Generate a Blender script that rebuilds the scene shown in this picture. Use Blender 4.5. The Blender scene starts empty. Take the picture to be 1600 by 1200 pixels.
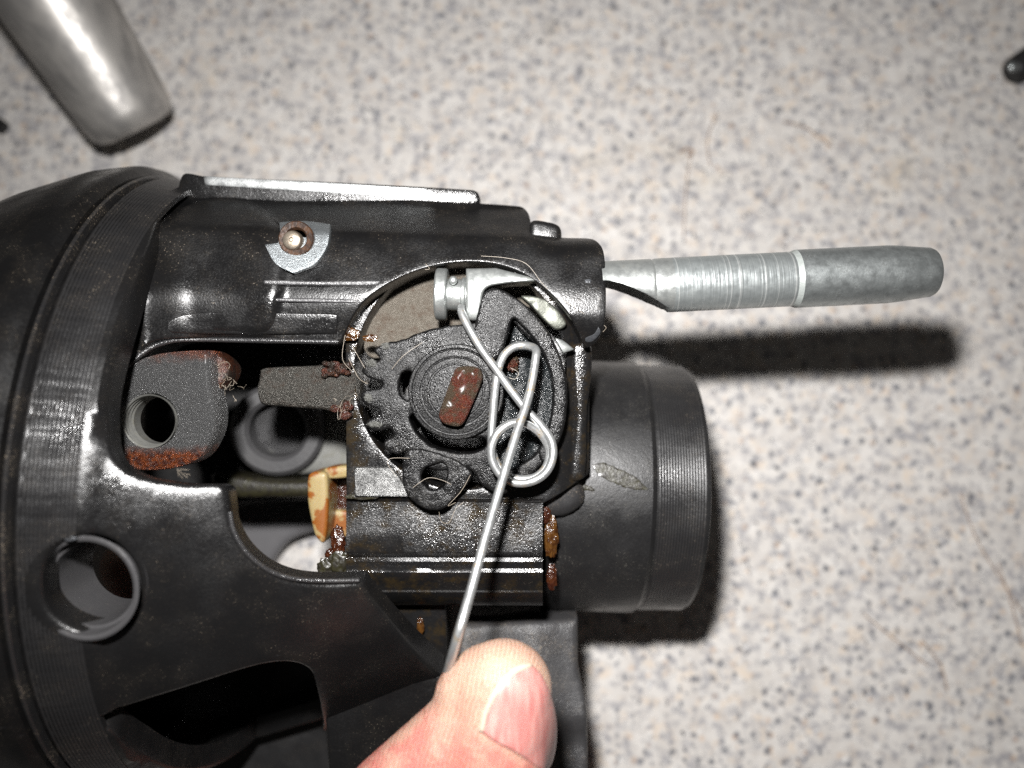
import bpy, math, random
import numpy as np
from mathutils import Vector, Matrix, noise
from mathutils.geometry import delaunay_2d_cdt

# ------------------------------------------------------------------ camera, lamp, world
# All lengths below are millimetres; MM turns them into metres.  z=0 is the face of the gear,
# the counter lies CT below it (world z = 0), the lens DC above it.
MM = 0.001
CT, DC = 86.0, 155.0
random.seed(7); RNG = np.random.default_rng(7)
S = bpy.context.scene
C = S.collection
cam = bpy.data.objects.new('camera', bpy.data.cameras.new('camera')); C.objects.link(cam)
cam.location = (0, 0, (DC+CT)*MM)
cam.data.sensor_width = 36; cam.data.lens = 27.9
cam.data.clip_start = 0.005; cam.data.clip_end = 20
cam.data.dof.use_dof = True; cam.data.dof.focus_distance = 0.152; cam.data.dof.aperture_fstop = 7.5
S.camera = cam
W = bpy.data.worlds.new('World'); S.world = W; W.use_nodes = True
W.node_tree.nodes['Background'].inputs[0].default_value = (1.0, .95, .9, 1)
W.node_tree.nodes['Background'].inputs[1].default_value = 0.035
fl = bpy.data.lights.new('camera_flash', 'AREA'); fl.shape = 'RECTANGLE'; fl.size = .013; fl.size_y = .008
fl.spread = math.radians(155); fl.energy = 0.80; fl.color = (1, .985, .97)
flo = bpy.data.objects.new('camera_flash', fl); C.objects.link(flo)
flo.location = (-13*MM, 42*MM, (DC+CT+2)*MM)
tgt = Vector((38*MM, -40*MM, 0))
flo.rotation_euler = (tgt-flo.location).to_track_quat('-Z', 'Y').to_euler()
S.view_settings.view_transform = 'Standard'; S.view_settings.look = 'None'
S.view_settings.exposure = 0; S.view_settings.gamma = 1
S.cycles.max_bounces = 6; S.cycles.use_denoising = False; S.cycles.sample_clamp_indirect = 3

# ------------------------------------------------------------------ helpers
def P(px, py, z=0.0):
    k = (DC-z)/DC
    return Vector(((px-800)/8*k, (600-py)/8*k, z))
def cr(pts, closed=True, seg=6):
    """smooth curve through points; a third item 'c' keeps a corner"""
    n = len(pts); out = []
    q = [np.array(p[:2], float) for p in pts]; cn = [len(p) > 2 for p in pts]
    for i in range(n if closed else n-1):
        p1, p2 = q[i], q[(i+1) % n]
        p0 = q[(i-1) % n] if closed or i > 0 else p1
        p3 = q[(i+2) % n] if closed or i+2 < n else p2
        m1 = (p2-p1)*.0 if False else (p2-p0)/2
        m2 = (p3-p1)/2
        L = np.linalg.norm(p2-p1)
        for m in (m1, m2):
            l = np.linalg.norm(m)
            if l > L: m *= L/l
        if cn[i]: m1 = p2-p1
        if cn[(i+1) % n]: m2 = p2-p1
        k = seg if not (cn[i] and cn[(i+1) % n]) else 1
        for j in range(k):
            t = j/k
            out.append((2*t**3-3*t*t+1)*p1+(t**3-2*t*t+t)*m1+(-2*t**3+3*t*t)*p2+(t**3-t*t)*m2)
    if not closed: out.append(q[-1])
    return np.array(out)
def circ(cx, cy, r, n=40, ry=None):
    return [(cx+r*math.cos(a), cy+(ry or r)*math.sin(a)) for a in np.linspace(0, 2*math.pi, n, endpoint=False)]
def resample(loop, step):
    out = []
    for i in range(len(loop)):
        a, b = loop[i], loop[(i+1) % len(loop)]
        k = max(1, int(math.ceil(np.linalg.norm(b-a)/step)))
        for j in range(k): out.append(a+(b-a)*j/k)
    return np.array(out)
def mk(name, V, F, mat, parent=None, angle=35, smooth=True):
    me = bpy.data.meshes.new(name)
    V = np.asarray(V, float)*MM; V[:, 2] += CT*MM
    me.from_pydata([tuple(v) for v in V], [], [tuple(int(i) for i in f) for f in F]); me.update()
    if smooth:
        me.shade_smooth(); me.set_sharp_from_angle(angle=math.radians(angle))
    ob = bpy.data.objects.new(name, me); C.objects.link(ob)
    if mat: me.materials.append(mat)
    if parent is not None:
        ob.parent = parent; ob.matrix_parent_inverse = PINV[parent.name]
    return ob
PINV = {}
def thing(name, label, cat, loc, group=None):
    o = bpy.data.objects.new(name, None); C.objects.link(o)
    o.location = (loc[0]*MM, loc[1]*MM, (loc[2]+CT)*MM); o.empty_display_size = .01
    PINV[o.name] = Matrix.Translation(o.location).inverted()
    o['label'] = label; o['category'] = cat
    if group: o['group'] = group
    return o
def tag(o, label, cat, kind=None, group=None):
    o['label'] = label
    if cat: o['category'] = cat
    if kind: o['kind'] = kind
    if group: o['group'] = group
    return o
def sub(o):  # lets a mesh act as parent of sub-parts
    PINV[o.name] = Matrix.Identity(4) if o.parent is None else PINV[o.parent.name].copy()
    # child vertices are world coords; the parent mesh has identity world matrix
    PINV[o.name] = Matrix.Identity(4)
    return o

class Flat:
    def __init__(s, h): s.h = h if callable(h) else (lambda x, y, h=h: np.full_like(x, h))
    def px(s, q):
        q = np.asarray(q, float); z = np.zeros(len(q))
        for _ in range(6):
            k = (DC-z)/DC; x = (q[:, 0]-800)/8*k; y = (600-q[:, 1])/8*k; z = s.h(x, y)
        k = (DC-z)/DC
        return np.stack([(q[:, 0]-800)/8*k, (600-q[:, 1])/8*k], 1)
    def pos(s, uv, off):
        x, y = uv[:, 0], uv[:, 1]
        return np.stack([x, y, s.h(x, y)+off], 1)
AX_O = np.array([0, -24.0, -40.3]); AX = np.array([1, -.03, -.02]); AX /= np.linalg.norm(AX)
AN = np.array([-AX[2]*-1*0, 0, 1.0]); AN -= AX*(AN@AX); AN /= np.linalg.norm(AN); AB = np.cross(AN, AX)
if AB[1] < 0: AB = -AB
R0 = 60.0
class Rev:
    def __init__(s, prof): s.t = np.array([p[0] for p in prof], float); s.r = np.array([p[1] for p in prof], float)
    def R(s, t): return np.interp(t, s.t, s.r)
    def px(s, q):
        q = np.asarray(q, float); n = len(q)
        d = np.stack([(q[:, 0]-800)/8, (600-q[:, 1])/8, np.full(n, -DC)], 1); o = np.array([0, 0, DC])
        def f(k):
            p = o+d*k[..., None]-AX_O; t = p@AX
            return np.linalg.norm(p-t[..., None]*AX, axis=-1)-s.R(t)
        ks = np.linspace(.5, 1.9, 500)
        v = np.stack([f(np.full(n, k)) for k in ks], 1)
        i = np.where((v < 0).any(1), (v < 0).argmax(1), v.argmin(1)); i = np.maximum(i, 1)
        lo, hi = ks[i-1], ks[i]
        for _ in range(20):
            m = (lo+hi)/2; neg = f(m) < 0
            hi = np.where(neg, m, hi); lo = np.where(neg, lo, m)
        p = o+d*hi[:, None]-AX_O; t = p@AX
        return np.stack([t, np.arctan2(p@AB, p@AN)*R0], 1)
    def pos(s, uv, off):
        t, th = uv[:, 0], uv[:, 1]/R0; r = s.R(t)+off
        return AX_O+AX*t[:, None]+AN*(r*np.cos(th))[:, None]+AB*(r*np.sin(th))[:, None]
def inside(pt, loops):
    x, y = pt[:, 0], pt[:, 1]; c = np.zeros(len(pt), bool)
    for L in loops:
        a, b = L, np.roll(L, -1, 0)
        for (x1, y1), (x2, y2) in zip(a, b):
            if y1 == y2: continue
            c ^= ((y1 > y) != (y2 > y)) & (x < (x2-x1)*(y-y1)/(y2-y1)+x1)
    return c
def sdist(pt, loops):
    d = np.full(len(pt), 1e9)
    for L in loops:
        a, b = L, np.roll(L, -1, 0)
        for p, q in zip(a, b):
            e = q-p; l2 = e@e
            if l2 < 1e-12: continue
            t = np.clip(((pt-p)@e)/l2, 0, 1)
            d = np.minimum(d, ((pt-p-t[:, None]*e)**2).sum(1))
    return np.sqrt(d)
def relief(name, outer, surf, thick=3.0, holes=(), r=.5, res=1.5, mat=None, parent=None, disp=None, uv=False, angle=40, rough=0.0, wob=0.0):
    """solid plate whose outline is cut from a curved surface: rounded rim, walls and back"""
    loops = []
    for L in [outer]+list(holes):
        isuv = isinstance(L, tuple) or (uv and len(loops) == 0)
        L = np.asarray(L[1] if isinstance(L, tuple) else L, float)
        q = L if isuv else surf.px(L)
        q = resample(q, res*.6 if res < 2 else 1.2)
        if wob:
            q = q+np.array([[noise.noise(Vector((a*.9, b*.9, 3))), noise.noise(Vector((a*.9, b*.9, 9)))] for a, b in q])*wob
        loops.append(q)
    pts = []; edges = []
    for q in loops:
        b0 = len(pts); n = len(q); pts += list(q); edges += [(b0+i, b0+(i+1) % n) for i in range(n)]
    nb = len(pts)
    for q in loops:
        t = np.roll(q, -1, 0)-np.roll(q, 1, 0); t /= np.linalg.norm(t, axis=1)[:, None]+1e-9
        nn = np.stack([-t[:, 1], t[:, 0]], 1)
        if not inside(q[:1]+nn[:1]*.05, loops)[0]: nn = -nn
        for k in (.12, .4, 1.0):
            c = q+nn*r*k
            ok = inside(c, loops) & (sdist(c, loops) > r*k*.93)
            pts += list(c[ok])
    lo, hi = loops[0].min(0), loops[0].max(0)
    gx, gy = np.meshgrid(np.arange(lo[0], hi[0], res), np.arange(lo[1], hi[1], res*.87))
    gx[::2] += res/2
    g = np.stack([gx.ravel(), gy.ravel()], 1); g = g[inside(g, loops)]
    g = g[sdist(g, loops) > r+res*.4]; pts += list(g)
    vo, _, fo, *_ = delaunay_2d_cdt([Vector(p) for p in pts], edges, [], 0, 1e-5)
    vo = np.array([tuple(v) for v in vo]); fo = np.array([f for f in fo])
    cen = vo[fo].mean(1); fo = fo[inside(cen, loops)]
    d = np.minimum(sdist(vo, loops)/r, 1.0)
    drop = -r*(1-np.sqrt(np.clip(1-(1-d)**2, 0, 1)))
    if disp is not None: drop = drop+disp(vo)
    if rough: drop = drop+np.array([noise.fractal(Vector((a*.6, b*.6, 1.7)), 1, 2, 4) for a, b in vo])*rough
    top = surf.pos(vo, drop); bot = surf.pos(vo, np.full(len(vo), -thick))
    a, b, c = top[fo[0]]; nrm = np.cross(b-a, c-a); up = surf.pos(vo[fo[0]][:1], np.array([5.0]))[0]-surf.pos(vo[fo[0]][:1], np.array([0.0]))[0]
    F = [tuple(f) for f in fo] if nrm@up > 0 else [tuple(f[::-1]) for f in fo]
    cnt = {}
    for f in F:
        for i in range(3):
            e = (f[i], f[(i+1) % 3])
            if (e[1], e[0]) in cnt: del cnt[(e[1], e[0])]
            else: cnt[e] = 1
    n = len(vo); used = sorted({i for e in cnt for i in e}); mid = {}; V = [top, bot]
    mz = surf.pos(vo[used], np.full(len(used), -thick*.5)); mid = {u: 2*n+k for k, u in enumerate(used)}; V.append(mz)
    G = list(F)+[(f[2]+n, f[1]+n, f[0]+n) for f in F]
    for (i, j) in cnt:
        G.append((j, i, mid[i], mid[j])); G.append((mid[j], mid[i], i+n, j+n))
    return mk(name, np.concatenate(V), G, mat, parent, angle)
def lathe(name, prof, o, ax, mat, parent=None, n=64, t0=0, t1=360, angle=30, up=(0, 0, 1), clampy=None, caps=True):
    o = Vector(o); ax = Vector(ax).normalized(); u = Vector(up) if abs(Vector(up).dot(ax)) < .95 else Vector((0, 1, 0)); u = (u-ax*u.dot(ax)).normalized(); w = ax.cross(u)
    full = abs(t1-t0) >= 360; k = n if full else n+1; V = []; F = []
    for (t, r) in prof:
        for j in range(k):
            a = math.radians(t0+(t1-t0)*j/n)
            c = o+ax*t; p = c+u*(r*math.cos(a))+w*(r*math.sin(a))
            if clampy: p = clampy(t, c, p)
            V.append(p)
    for i in range(len(prof)-1):
        for j in range(n):
            j2 = (j+1) % k
            F.append((i*k+j, (i+1)*k+j, (i+1)*k+j2, i*k+j2))
    if full and caps:
        F.append(tuple(range(k))); m = (len(prof)-1)*k; F.append(tuple(m+i for i in reversed(range(k))))
    return mk(name, [tuple(v) for v in V], F, mat, parent, angle)
def tubegeo(pts, r, n=12, taper=None):
    pts = [Vector(p) for p in pts]; V = []; F = []; T = []
    for i in range(len(pts)):
        T.append((pts[min(i+1, len(pts)-1)]-pts[max(i-1, 0)]).normalized())
    u = T[0].orthogonal().normalized()
    for i, p in enumerate(pts):
        u = (u-T[i]*u.dot(T[i])).normalized(); w = T[i].cross(u); rr = r[i] if hasattr(r, '__len__') else r
        for j in range(n):
            a = 2*math.pi*j/n; V.append(p+u*(rr*math.cos(a))+w*(rr*math.sin(a)))
    for i in range(len(pts)-1):
        for j in range(n):
            F.append((i*n+j, i*n+(j+1) % n, (i+1)*n+(j+1) % n, (i+1)*n+j))
    F.append(tuple(reversed(range(n)))); F.append(tuple((len(pts)-1)*n+j for j in range(n)))
    return V, F
def smooth3(pts, seg=8):
    q = [Vector(p) for p in pts]; out = []
    for i in range(len(q)-1):
        p0, p1, p2, p3 = q[max(i-1, 0)], q[i], q[i+1], q[min(i+2, len(q)-1)]
        for j in range(seg):
            t = j/seg
            out.append(.5*((2*p1)+(p2-p0)*t+(2*p0-5*p1+4*p2-p3)*t*t+(3*p1-p0-3*p2+p3)*t**3))
    out.append(q[-1]); return out
def blob(name, c, r, mat, parent, sq=(1, 1, 1), amp=.35, seed=0, sub_=3, freq=.6):
    import bmesh
    bm = bmesh.new(); bmesh.ops.create_icosphere(bm, subdivisions=sub_, radius=1)
    V = []
    for v in bm.verts:
        d = 1+amp*noise.fractal(v.co*1.6*freq*2+Vector((seed*7.1, seed, 0)), 1, 2, 3)
        V.append((c[0]+v.co.x*r*sq[0]*d, c[1]+v.co.y*r*sq[1]*d, c[2]+v.co.z*r*sq[2]*d))
    F = [[v.index for v in f.verts] for f in bm.faces]; bm.free()
    return mk(name, V, F, mat, parent, 80)
def sweepx(name, prof, x0, x1, mat, parent, slope=0.0, n=12, angle=35, rough=.0):
    """profile (y px, z) swept between two x px, closed below"""
    V = []; F = []; m = len(prof)
    for i in range(n+1):
        x = x0+(x1-x0)*i/n
        for (y, z) in prof:
            zz = z+rough*noise.noise(Vector((x*.02, y*.05, 0)))
            V.append(P(x, y+slope*(x-x0), zz))
    for i in range(n):
        for j in range(m-1):
            F.append((i*m+j, i*m+j+1, (i+1)*m+j+1, (i+1)*m+j))
    F.append(tuple(range(m-1, -1, -1))); F.append(tuple(n*m+j for j in range(m)))
    return mk(name, [tuple(v) for v in V], F, mat, parent, angle)

# ------------------------------------------------------------------ materials
class NT:
    def __init__(s, name):
        s.m = bpy.data.materials.new(name); s.m.use_nodes = True; s.t = s.m.node_tree; s.n = s.t.nodes
        s.b = s.n['Principled BSDF']; tc = s.n.new('ShaderNodeTexCoord'); mp = s.n.new('ShaderNodeMapping')
        s.t.links.new(tc.outputs['Object'], mp.inputs[0]); mp.inputs['Scale'].default_value = (1000, 1000, 1000); s.co = mp.outputs[0]
    def map(s, sc=(1, 1, 1), rot=(0, 0, 0), loc=(0, 0, 0)):
        k = s.n.new('ShaderNodeMapping'); s.t.links.new(s.co, k.inputs[0]); k.inputs['Scale'].default_value = sc
        k.inputs['Rotation'].default_value = rot; k.inputs['Location'].default_value = loc; return k.outputs[0]
    def put(s, sock, v):
        if hasattr(v, 'links') or hasattr(v, 'is_linked'): s.t.links.new(v, sock)
        elif isinstance(v, (tuple, list)): sock.default_value = tuple(v)+((1,) if len(v) == 3 and len(sock.default_value) == 4 else ())
        else: sock.default_value = v
    def noise(s, scale, detail=3, rough=.5, co=None, col=False, dist=0):
        k = s.n.new('ShaderNodeTexNoise'); k.inputs['Scale'].default_value = scale; k.inputs['Detail'].default_value = detail
        k.inputs['Roughness'].default_value = rough; k.inputs['Distortion'].default_value = dist
        s.t.links.new(co or s.co, k.inputs['Vector']); return k.outputs[1 if col else 0]
    def vor(s, scale, feat='F1', co=None, out='Distance', rnd=1):
        k = s.n.new('ShaderNodeTexVoronoi'); k.feature = feat; k.inputs['Scale'].default_value = scale; k.inputs['Randomness'].default_value = rnd
        s.t.links.new(co or s.co, k.inputs['Vector']); return k.outputs[out]
    def ramp(s, v, a, b, c0=0., c1=1.):
        k = s.n.new('ShaderNodeMapRange'); s.put(k.inputs[0], v); k.inputs[1].default_value = a; k.inputs[2].default_value = b
        k.inputs[3].default_value = c0; k.inputs[4].default_value = c1; k.interpolation_type = 'SMOOTHSTEP'; return k.outputs[0]
    def math(s, op, a, b=0.0, c=None):
        k = s.n.new('ShaderNodeMath'); k.operation = op; s.put(k.inputs[0], a); s.put(k.inputs[1], b)
        if c is not None: s.put(k.inputs[2], c)
        return k.outputs[0]
    def mix(s, f, a, b):
        k = s.n.new('ShaderNodeMix'); k.data_type = 'RGBA'; s.put(k.inputs[0], f); s.put(k.inputs[6], a); s.put(k.inputs[7], b); return k.outputs[2]
    def bump(s, h, dist, strength=1.0, nrm=None):
        k = s.n.new('ShaderNodeBump'); s.put(k.inputs['Height'], h); k.inputs['Distance'].default_value = dist*MM; k.inputs['Strength'].default_value = strength
        if nrm is not None: s.t.links.new(nrm, k.inputs['Normal'])
        return k.outputs[0]
    def sep(s, co=None):
        k = s.n.new('ShaderNodeSeparateXYZ'); s.t.links.new(co or s.co, k.inputs[0]); return k.outputs
    def set(s, **kw):
        nm = dict(col='Base Color', rough='Roughness', metal='Metallic', nrm='Normal', spec='Specular IOR Level', coat='Coat Weight', coatr='Coat Roughness', sss='Subsurface Weight', sr='Subsurface Radius', ss='Subsurface Scale', tr='Transmission Weight', ior='IOR')
        for k, v in kw.items(): s.put(s.b.inputs[nm[k]], v)
        return s.m

def cast(name, base=.006, rough=.26, dust=.45, spark=1.0, grease=0.0, knurl=None, dustcol=(.16, .13, .095), bk=1.0, shade=1.0, tint=(1, .98, 1.02)):
    """black painted die casting with orange peel, fine dust and finger grease"""
    t = NT(name)
    big = t.noise(.11, 4, .55); med = t.noise(.7, 4, .6); fine = t.noise(2.6, 2, .7); vf = t.noise(5.5, 1, .5)
    dpat = t.noise(.16, 5, .6, co=t.map(loc=(13, 4, 2)))
    specks = t.ramp(t.noise(2.6, 3, .75, co=t.map(loc=(3, 3, 3))), .63-.05*dust, .72, 0, 1)
    dmask = t.math('MULTIPLY', specks, t.ramp(dpat, .44, .68, .05, 1.0))
    film = t.math('MULTIPLY', t.ramp(dpat, .4, .75), t.ramp(med, .3, .7, .3, 1))
    b = [base*c for c in tint]
    col = t.mix(t.math('MULTIPLY', film, .06*dust), b, [x*1.0 for x in dustcol])
    col = t.mix(t.math('MULTIPLY', dmask, min(1, .75*dust)), col, [x*1.7 for x in dustcol])
    # rubbed, lighter scuffs
    sc = t.ramp(t.noise(.25, 3, .6, co=t.map(sc=(1, 3.2, 1), rot=(0, 0, .7))), .66, .78)
    sc = t.math('MULTIPLY', sc, t.ramp(t.noise(3, 3, .7, co=t.map(sc=(1, 4, 1), rot=(0, 0, .9))), .45, .7))
    col = t.mix(t.math('MULTIPLY', sc, .30*dust), col, (.2, .19, .2))
    rg = t.math('ADD', t.ramp(big, .3, .7, rough-.09, rough+.1), t.math('MULTIPLY', dmask, .4))
    rg = t.math('ADD', rg, t.ramp(fine, .3, .7, -.06, .06))
    if grease:
        gm = t.ramp(t.noise(.3, 5, .7, co=t.map(loc=(7, 1, 5))), .46, .74)
        col = t.mix(t.math('MULTIPLY', gm, grease), col, (.032, .021, .008))
        rg = t.math('SUBTRACT', rg, t.math('MULTIPLY', gm, .2*grease))
    h = t.math('ADD', t.math('MULTIPLY', fine, .75*spark), t.math('MULTIPLY', vf, .5*spark))
    h = t.math('ADD', h, t.math('MULTIPLY', med, .9))
    n = t.bump(h, .055*bk)
    if knurl:
        # fine turning ridges round the column axis, only between the two stations
        a = t.n.new('ShaderNodeVectorMath'); a.operation = 'DOT_PRODUCT'; t.t.links.new(t.co, a.inputs[0]); a.inputs[1].default_value = tuple(AX)
        x = t.math('SUBTRACT', a.outputs['Value'], float((AX_O+np.array([0, 0, CT]))@AX))
        w = t.math('SINE', t.math('MULTIPLY', x, 2*math.pi/knurl[2]))
        m = t.math('MULTIPLY', t.ramp(x, knurl[0]-.15, knurl[0]+.15), t.ramp(x, knurl[1]-.15, knurl[1]+.15, 1, 0))
        hk = t.math('MULTIPLY', t.math('MULTIPLY', w, m), t.ramp(med, .25, .6, .5, 1))
        n = t.bump(hk, knurl[3], 1, n)
    t.set(col=col, rough=rg, nrm=n, spec=.5*shade)
    return t.m
M = {}
M['cast'] = cast('black_cast')
M['shell'] = cast('black_cast_turned', rough=.27, dust=.5)
M['cover'] = cast('black_plastic_cover', base=.004, rough=.34, dust=.6, spark=.4, shade=.7)
M['barrel'] = cast('black_cast_barrel', base=.010, rough=.40, dust=.8, dustcol=(.13, .12, .10))
M['hubm'] = cast('hub_nylon', base=.006, rough=.3, dust=.5, spark=1.4, bk=1.5, shade=.4, dustcol=(.17, .16, .14))
M['dirty'] = cast('greasy_casting', base=.007, rough=.25, dust=.5, spark=1.2, bk=.9, grease=.7, shade=.8)
M['rail'] = cast('black_cast_rail', base=.005, rough=.28, dust=.6, spark=.9)
M['gear'] = cast('black_nylon', base=.005, rough=.26, dust=.6, spark=1.5, bk=1.5, dustcol=(.17, .16, .14), shade=.42)
M['dark'] = cast('inner_dark', base=.006, rough=.6, dust=.2, spark=.4)
def metal(name, col=(.6, .62, .6), rough=.35, spots=(.3, .2, .12), amt=.3, bumpd=.02, rings=None, met=.85, fscale=3.0, lo=.45, hi=.75):
    t = NT(name); a = t.noise(.5, 5, .6); f = t.noise(fscale, 3, .65)
    m = t.math('MULTIPLY', t.ramp(a, lo, hi), t.ramp(f, .35, .65))
    c = t.mix(t.math('MULTIPLY', m, amt), col, spots)
    c = t.mix(t.ramp(t.noise(1.1, 3, .6, co=t.map(loc=(5, 5, 1))), .4, .8, 0, .35), c, [x*.55 for x in col])
    n = t.bump(f, bumpd)
    if rings:
        x = t.sep(t.map(rot=(0, 0, 0)))[0]
        g = t.n.new('ShaderNodeTexNoise'); g.noise_dimensions = '1D'; g.inputs['Scale'].default_value = rings[0]; g.inputs['Detail'].default_value = 3
        s2 = t.sep()
        t.put(g.inputs['W'], t.math('ADD', s2[0], t.math('MULTIPLY', s2[1], rings[2])))
        n = t.bump(g.outputs[0], rings[1], 1, n)
        c = t.mix(t.ramp(g.outputs[0], .62, .7, 0, .5), c, (.85, .87, .85))
    return t.set(col=c, rough=t.ramp(a, .3, .7, rough-.06, rough+.12), metal=met, nrm=n)
M['zinc'] = metal('zinc_plate', (.46, .49, .49), .40, (.14, .14, .13), .7, .02, met=.9)
M['zincring'] = metal('turned_zinc', (.40, .43, .43), .36, (.2, .2, .17), .3, .01, rings=(1.6, .09, .06), met=.75)
M['zincraw'] = metal('zinc_crystals', (.46, .48, .47), .36, (.3, .28, .2), .3, .02, met=.8)
M['wire'] = metal('bright_wire', (.50, .51, .51), .33, (.42, .27, .08), .85, .012, met=.8, lo=.56, hi=.66)
M['steelplate'] = metal('stained_steel', (.115, .10, .08), .38, (.05, .022, .009), 1.0, .3, met=.3, fscale=4)
M['ground'] = metal('ground_metal', (.26, .28, .29), .36, (.05, .05, .05), .7, .12, met=.8, fscale=5)
M['polish'] = metal('bare_pad', (.10, .10, .098), .32, (.01, .01, .01), .95, .16, met=.8, fscale=3.2, lo=.4, hi=.6)
M['tube'] = metal('brushed_tube', (.24, .225, .21), .45, (.2, .18, .15), .3, .01, met=.85)
t = NT('tube_reflections'); k2 = t.n.new('ShaderNodeMapping'); k2.inputs['Scale'].default_value = (.015, .22, .22); t.put(k2.inputs[0], t.map(rot=(0, 0, math.radians(57.4)))); sn = t.noise(1.0, 3, .6, co=k2.outputs[0])
M['tube'] = t.set(col=t.mix(t.ramp(sn, .35, .65), (.27, .26, .25), (.46, .44, .415)), metal=.6, rough=t.ramp(sn, .35, .65, .55, .42))  # lengthwise streaks paint the tube's reflections into its colour
M['greymetal'] = metal('grey_pot_metal', (.15, .15, .14), .5, (.1, .09, .05), .6, .05, met=.4, fscale=2)
M['barmetal'] = metal('pitted_bar', (.10, .095, .085), .32, (.05, .022, .01), .9, .8, met=.6, fscale=2.6)
def rust(name, base=(.05, .05, .052), rustc=(.24, .06, .018), zones=None, rough=.32, b=.16, amt=1.0, met=.3):
    t = NT(name); a = t.noise(.35, 5, .6); f = t.noise(3.4, 3, .7)
    m = t.ramp(a, .40, .56) if zones is None else zones(t, a)
    rc = t.mix(t.ramp(t.noise(.9, 3), .35, .65), rustc, (.06, .013, .008))
    rc = t.mix(t.ramp(f, .55, .75, 0, .6), rc, (.38, .14, .04))
    c = t.mix(t.math('MULTIPLY', m, amt), base, rc)
    c = t.mix(t.ramp(t.noise(2.2, 4, .7, co=t.map(loc=(8, 2, 2))), .48, .64, 0, .5), c, base)
    return t.set(col=c, rough=t.ramp(f, .3, .7, rough-.1, rough+.15), metal=met, nrm=t.bump(f, b), coat=.08, coatr=.2)
def zb(t, a):
    y = t.sep()[1]
    k = t.math('MAXIMUM', t.ramp(t.math('ADD', y, t.math('MULTIPLY', a, 4)), 5.4, 8.8), t.ramp(t.math('ADD', y, t.math('MULTIPLY', a, 4)), -11.2, -9.0, 1, 0))
    return k
M['bracket'] = rust('sintered_bracket', zones=zb, b=.9, rough=.30, met=.6, base=(.13, .13, .13))
M['shaft'] = rust('rusty_shaft', base=(.05, .034, .02), rustc=(.085, .014, .006), b=.6, rough=.36)
def greasem(name, c=(.055, .016, .006), c2=(.03, .008, .004), tr=.25, rg=.18, bp_=.2):
    t = NT(name)
    return t.set(col=t.mix(t.ramp(t.noise(.8, 3), .4, .6), c, c2), rough=rg, nrm=t.bump(t.noise(1.6, 3, .6), bp_), coat=.3, coatr=.08, tr=tr)
t = NT('brown_cup'); M['browncup'] = t.set(col=t.mix(t.ramp(t.noise(.9, 3), .4, .6), (.05, .024, .012), (.022, .012, .008)), rough=.28, nrm=t.bump(t.noise(2, 2), .04))
M['grease'] = greasem('brown_grease'); M['amber'] = greasem('amber_grease', (.085, .036, .008), (.04, .014, .004))
M['darkgrease'] = greasem('dark_grease', (.02, .018, .008), (.012, .01, .006), 0, .4, .1)
t = NT('yellowed_nylon')
M['nylon'] = t.set(col=t.mix(t.ramp(t.noise(.22, 4, .6), .47, .56), (.27, .205, .095), (.19, .062, .010)), rough=.38, sss=.3, sr=(.8, .5, .2), ss=.001)
t = NT('gloss_black')
M['gloss'] = t.set(col=(.012, .014, .015), rough=t.ramp(t.noise(.6, 4), .35, .65, .12, .3), nrm=t.bump(t.noise(1.1, 4, .6, co=t.map(sc=(.6, 1.6, 1))), .45))
# countertop: speckled laminate
t = NT('speckled_laminate')
c = t.mix(t.ramp(t.noise(.16, 4, .6), .35, .65), (.55, .52, .49), (.64, .615, .585))
c = t.mix(t.ramp(t.noise(.26, 3, .6, co=t.map(loc=(3, 9, 0))), .53, .68, 0, .55), c, (.66, .54, .42))
c = t.mix(t.ramp(t.noise(.33, 4, .65, co=t.map(loc=(23, 9, 0))), .47, .66, 0, .9), c, (.31, .305, .32))
c = t.mix(t.ramp(t.noise(.5, 3, .6, co=t.map(loc=(31, 19, 0))), .62, .72, 0, .8), c, (.80, .79, .77))
wob = t.n.new('ShaderNodeVectorMath'); wob.operation = 'MULTIPLY_ADD'
t.put(wob.inputs[0], t.noise(.55, 3, .6, col=True)); wob.inputs[1].default_value = (3.4, 3.4, 0); t.put(wob.inputs[2], t.co)
wv = wob.outputs[0]
def flecks(sc, lo, hi, dens, co):
    k = t.n.new('ShaderNodeTexVoronoi'); k.inputs['Scale'].default_value = sc; t.put(k.inputs['Vector'], co); k.voronoi_dimensions = '2D'
    on = t.ramp(t.sep(k.outputs['Color'])[0], dens, dens+.02)
    sz = t.math('MULTIPLY', t.sep(k.outputs['Color'])[1], .12)
    return t.math('MULTIPLY', t.ramp(t.math('ADD', k.outputs['Distance'], sz), lo, hi, 1, 0), on)
c = t.mix(t.ramp(t.noise(.035, 3, .6, co=t.map(loc=(77, 9, 0))), .6, .72, 0, .16), c, (.50, .40, .24))
c = t.mix(t.math('MULTIPLY', flecks(.25, .15, .30, .5, wv), .85), c, (.12, .128, .15))
c = t.mix(t.math('MULTIPLY', flecks(.40, .16, .32, .5, wv), .65), c, (.19, .195, .215))
c = t.mix(t.math('MULTIPLY', flecks(.17, .09, .16, .55, wv), .9), c, (.05, .055, .07))
c = t.mix(t.math('MULTIPLY', flecks(.2, .1, .28, .7, t.map(loc=(40, 3, 0))), .32), c, (.55, .33, .17))
M['counter'] = t.set(col=c, rough=.42, nrm=t.bump(t.noise(1.5, 3), .02), spec=.35)
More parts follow.
